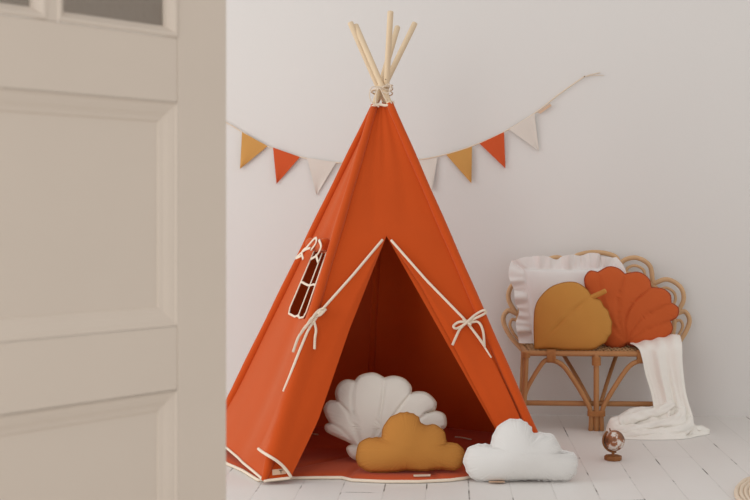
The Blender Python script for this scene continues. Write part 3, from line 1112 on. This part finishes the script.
# ------------------------------------------------------------------ muslin blanket over the bench edge
bl = MB()
Zf = SZ + .012
ctrl = [  # Y, left px, right px, z left, z right
    (5.36, 640, 664, .356, .372),
    (5.30, 632, 672, .352, .385),
    (5.235, 630, 679, .350, .392),
    (5.175, 634, 681, .350, .380),
    (5.138, 639, 682, .338, .352),
    (5.126, 642, 682, .300, .300),
    (5.122, 645, 683, .240, .240),
    (5.118, 650, 685, .170, .170),
    (5.110, 652, 688, .120, .120),
    (5.098, 652, 691, .085, .080),
    (5.080, 649, 692, .055, .045),
    (5.060, 646, 690, .025, .020),
    (5.050, 646, 688, .008, .008)]
NCc = 46
rows = []
cl_ = catmull([(a, b_, c) for a, b_, c, _, _ in ctrl], 5)
cz = catmull([(d, e, 0) for *_, d, e in ctrl], 5)
for i, (p, q) in enumerate(zip(cl_, cz)):
    v = i / (len(cl_) - 1)
    row = []
    for j in range(NCc + 1):
        u = j / NCc
        px = p.y + (p.z - p.y) * u
        Y = p.x
        amp = 0.005 + 0.020 * min(1, max(0, v - .3) * 2.2)
        y = Y - amp * (0.8 + noise.noise(Vector((u * 4.2 + v * .6, v * 1.2, .7))) * 1.5 + noise.noise(Vector((u * 9 - v, v * 1.6, 4.7))) * .6) - 0.010 * math.exp(-((u - .82 - .1 * v) / .07) ** 2) * min(1, v * 2)
        z = q.x + (q.y - q.x) * u + (0.003 * math.sin(u * 22 + v * 9) if v < .35 else 0)
        X = (px - 375) / F * Y
        row.append(Vector((X, y, z)))
    rows.append(row)
bl.grid(rows)
po = [(.93, 5.045), (.945, 5.0), (1.0, 4.965), (1.1, 4.952), (1.2, 4.962), (1.25, 4.985), (1.29, 5.02), (1.35, 5.07), (1.365, 5.105), (1.33, 5.125), (1.27, 5.125), (1.2, 5.13), (1.1, 5.13), (1.0, 5.125), (.95, 5.095)]
po = catmull([(x, y, 0) for x, y in po], 8, True)
pc = Vector((1.13, 5.04, 0))
ridges = [  # line on the floor, height, half width
    ([(.968, 5.045), (1.0, 5.07), (1.05, 5.078), (1.12, 5.072)], .100, .045),
    ([(.955, 5.030), (1.0, 5.010), (1.08, 5.020), (1.16, 5.070)], .062, .028),
    ([(1.12, 5.075), (1.18, 5.055), (1.22, 5.050), (1.265, 5.075)], .085, .040),
    ([(1.02, 5.000), (1.10, 4.990), (1.17, 5.010), (1.23, 5.050)], .046, .026),
    ([(.97, 4.992), (1.05, 4.974), (1.15, 4.974), (1.23, 4.998)], .024, .016),
    ([(1.25, 5.05), (1.30, 5.075), (1.34, 5.095)], .024, .026)]
rsb = [1, .98, .955, .93, .9, .87, .84, .8, .76, .72, .68, .64, .6, .56, .52, .48, .44, .4, .36, .32, .28, .24, .2, .16, .12, .08, .04, 0]
pts = []
for r_ in rsb:
    pts += [pc.lerp(p, r_) for p in po]
d_ = dist_to_poly(pts, po)
hh = np.zeros(len(pts))
for path, hgt, wdt in ridges:
    sp = catmull([(x, y, 0) for x, y in path], 8)
    q = np.clip(dist_to_path(pts, sp) / wdt, 0, 1)
    hh += (hgt * np.sqrt(1 - q * q)) ** 5
hh = hh ** 0.2
for i, p in enumerate(pts):
    e = min(1, d_[i] / .022)
    e = math.sqrt(max(0, 1 - (1 - e) ** 2))
    w_ = 0.008 * noise.noise(Vector((p.x * 16 + p.y * 20, p.y * 50 - p.x * 12, .5))) + 0.005 * noise.noise(Vector((p.x * 45, p.y * 90, 2.5)))
    p.z = max(.003, 0.004 + e * (0.004 + hh[i] * .68 + w_))
npo = len(po)
bl.grid([[Vector((p.x, p.y, .001)) for p in po]] + [pts[i * npo:(i + 1) * npo] for i in range(len(rsb))], True)
folds = [   # rolled folds lying on the heap: path, radii
    ([(1.215, 5.095, .125), (1.15, 5.085, .090), (1.08, 5.072, .078), (1.01, 5.055, .064), (.975, 5.030, .040), (.985, 5.012, .018)], [.016, .026, .033, .032, .026, .014]),
    ([(1.250, 5.105, .110), (1.222, 5.055, .060), (1.15, 5.030, .042), (1.07, 5.012, .036), (1.00, 5.000, .026), (.958, 5.008, .014)], [.014, .026, .030, .026, .022, .012]),
    ([(1.262, 5.100, .085), (1.268, 5.062, .050), (1.235, 5.010, .026), (1.14, 4.985, .020), (1.04, 4.978, .016), (.985, 4.985, .010)], [.010, .022, .024, .018, .014, .008]),
    ([(1.25, 5.080, .030), (1.30, 5.085, .022), (1.335, 5.092, .016), (1.362, 5.10, .008)], [.022, .020, .017, .008])]
for q_, (path, rads) in enumerate(folds):
    c_ = catmull(path, 9)
    r_ = [v.x for v in catmull([(a, 0, 0) for a in rads], 9)]
    rows_ = []
    for i, p in enumerate(c_):
        t_ = (c_[min(i + 1, len(c_) - 1)] - c_[max(i - 1, 0)]).normalized()
        a_ = Vector((0, 0, 1)) - t_ * t_.z
        a_.normalize()
        b_ = t_.cross(a_)
        ring_ = []
        for k_ in range(28):
            g_ = 2 * math.pi * k_ / 28
            d_v = a_ * math.sin(g_) * .85 + b_ * math.cos(g_)
            rr = r_[i] * (1 + .50 * noise.noise(Vector((i * .10 + q_ * 7, math.sin(g_) * 1.6, math.cos(g_) * 1.6))) + .28 * noise.noise(Vector((i * .22, math.sin(g_) * 4, math.cos(g_) * 4 + q_))))
            x_ = p + d_v * rr
            x_.z = max(.003, x_.z)
            ring_.append(x_)
        rows_.append(ring_)
    rows_ = [[c_[0]] * 28] + rows_ + [[c_[-1]] * 28]
    bl.grid(rows_, True)
bo = Vector((1.15, 5.06, 0))
blo = bl.build('muslin_blanket', M_MUSLIN, None, bo)
tag(blo, 'crumpled white muslin blanket hanging over the bench edge onto the floor', 'blanket')

# ------------------------------------------------------------------ little globe
G0 = gp(613, 460)
gs = F / G0.y
glb = empty('small_globe', G0)
tag(glb, 'tiny wooden globe on a stand on the floorboards before the bench', 'globe')
gb = MB()
gb.lathe([(0, 0), (.031, 0), (.0325, .003), (.0325, .013), (.031, .0165), (.012, .0185), (0, .0185)], sides=8)
bevel(gb.build('stand_base', M_GWOOD, glb, smooth=False), .001)
gb = MB()
gb.lathe([(.0075, .018), (.0055, .021), (.0055, .030), (.008, .034), (.0, .036)], sides=16)
gb.build('stem', M_GWOOD, glb)
bc = Vector((.005, 0, .071)); br = .0375
sph = []
for i in range(25):
    th = math.pi * i / 24
    sph.append((max(1e-5, br * math.sin(th)), bc.z - br * math.cos(th)))
ball = MB().lathe(sph, (bc.x, 0, 0), 40)
ball.build('ball', M_GLOBE, glb)
MB().tube([bc + Vector((-(br + .004) * math.sin(a), 0, -(br + .004) * math.cos(a))) for a in (R(-8 + 150 * q / 20) for q in range(21))], .0038, 8, flat=1.3, flat_dir=(0, 1, 0)).build('meridian_arm', M_GWOOD, glb)
MB().tube([bc + Vector((-.014, 0, br * .93)), bc + Vector((-.0175, 0, br + .007))], .0025, 8).build('pivot_pin', M_GWOOD, glb)

# ------------------------------------------------------------------ bunting on the wall
bunt_o = wp(412, 158, .012)
bunt = empty('bunting', bunt_o)
tag(bunt, 'string of mustard, rust and cream pennants hung across the back wall', 'bunting')
OFF = .012
sp = [(196, 110), (226, 122.5), (242, 132), (268, 146.5), (300, 157), (335, 162.5), (375, 163.5), (410, 160.5), (437, 156.5), (472, 146), (504, 132), (535, 113), (560, 93.5), (585, 76)]
MB().tube([wp(p.x, p.y, OFF) for p in catmull([(a, c, 0) for a, c in sp], 8)], .0030, 8, flat=.7, flat_dir=-wn_).build('cord', M_CORD, bunt, bunt_o)
tl = MB()
tl.tube([wp(x, y, OFF) for x, y in ((584, 77), (590, 74.8), (596, 73.6), (600, 72.5))], .0022, 6)
tl.tube([wp(x, y, OFF) for x, y in ((584, 77), (591, 75.5), (600, 75.2), (604, 75.4))], .0012, 6)
tl.build('cord_end', M_CORD, bunt, bunt_o)
MB().tube([wp(584.5, 76.5, 0), wp(584.5, 76.5, .016)], .0022, 8).build('nail', M_INK, bunt, bunt_o)
pens = [((242, 132), (267.5, 146), (240, 169), M_BUNT_M), ((273, 147.5), (300, 157), (276.5, 184), M_BUNT_R), ((307, 157.5), (336, 162.5), (316.5, 195), M_BUNT_C),
        ((342, 163), (369, 164), (350, 199), M_BUNT_M), ((376, 164), (404, 161.5), (392, 198), M_BUNT_R), ((409, 161), (437.5, 156.5), (432, 191), M_BUNT_C),
        ((446, 154.5), (472, 146), (471.5, 183.5), M_BUNT_M), ((479.5, 143.5), (504, 132), (505.5, 168.5), M_BUNT_R), ((509, 129.5), (534.5, 113.5), (539, 151), M_BUNT_C)]
lab = {id(M_BUNT_M): 'mustard pennant', id(M_BUNT_R): 'rust-red pennant', id(M_BUNT_C): 'cream pennant'}
for n_p, (a, b_, c, m_) in enumerate(pens):
    N_ = 8
    front, back = [], []
    for i in range(N_ + 1):
        t = i / N_
        l = (a[0] + (c[0] - a[0]) * t, a[1] + (c[1] - a[1]) * t); r_ = (b_[0] + (c[0] - b_[0]) * t, b_[1] + (c[1] - b_[1]) * t)
        rf, rb_ = [], []
        for j in range(7):
            u = j / 6
            o = OFF + .003 * math.sin(t * 3 + n_p) + .004 * t * math.sin(u * 4 + n_p)
            x, y = l[0] + (r_[0] - l[0]) * u, l[1] + (r_[1] - l[1]) * u
            rf.append(wp(x, y, o + .002)); rb_.append(wp(x, y, o - .001))
        front.append(rf); back.append(rb_)
    m = MB()
    m.grid(front); m.grid(back)
    m.grid([[f[0] for f in front], [f[0] for f in back]]); m.grid([[f[-1] for f in front], [f[-1] for f in back]]); m.grid([front[0], back[0]])
    tag(m.build('pennant', m_, bunt, bunt_o, smooth=False), lab[id(m_)])
tq = [wp(x, y, OFF + .003) for x, y in ((537.5, 112.5), (550, 103.5), (551.5, 106), (540.5, 113.5))]
MB().add(tq + [p - wn_ * .002 for p in tq], [(0, 1, 2, 3), (4, 5, 6, 7), (0, 1, 5, 4), (1, 2, 6, 5), (2, 3, 7, 6), (3, 0, 4, 7)]).build('fabric_tag', M_TAG, bunt, bunt_o, smooth=False)

# ------------------------------------------------------------------ corner of a round rug, lower right
rc_ = Vector((1.735, 3.84, 0))
rg = MB()
for q in range(42):
    r_ = .60 - q * .0143
    if r_ <= .005:
        break
    rg.tube([rc_ + Vector((r_ * math.cos(a), r_ * math.sin(a), .0085 + .0012 * math.sin(a * int(r_ * 160)))) for a in (2 * math.pi * i / 120 for i in range(120))], .0080, 6, closed=True)
rgo = rg.build('round_rug', M_RUG, None, rc_)
tag(rgo, 'round cream braided rug just entering the lower right corner', 'rug')
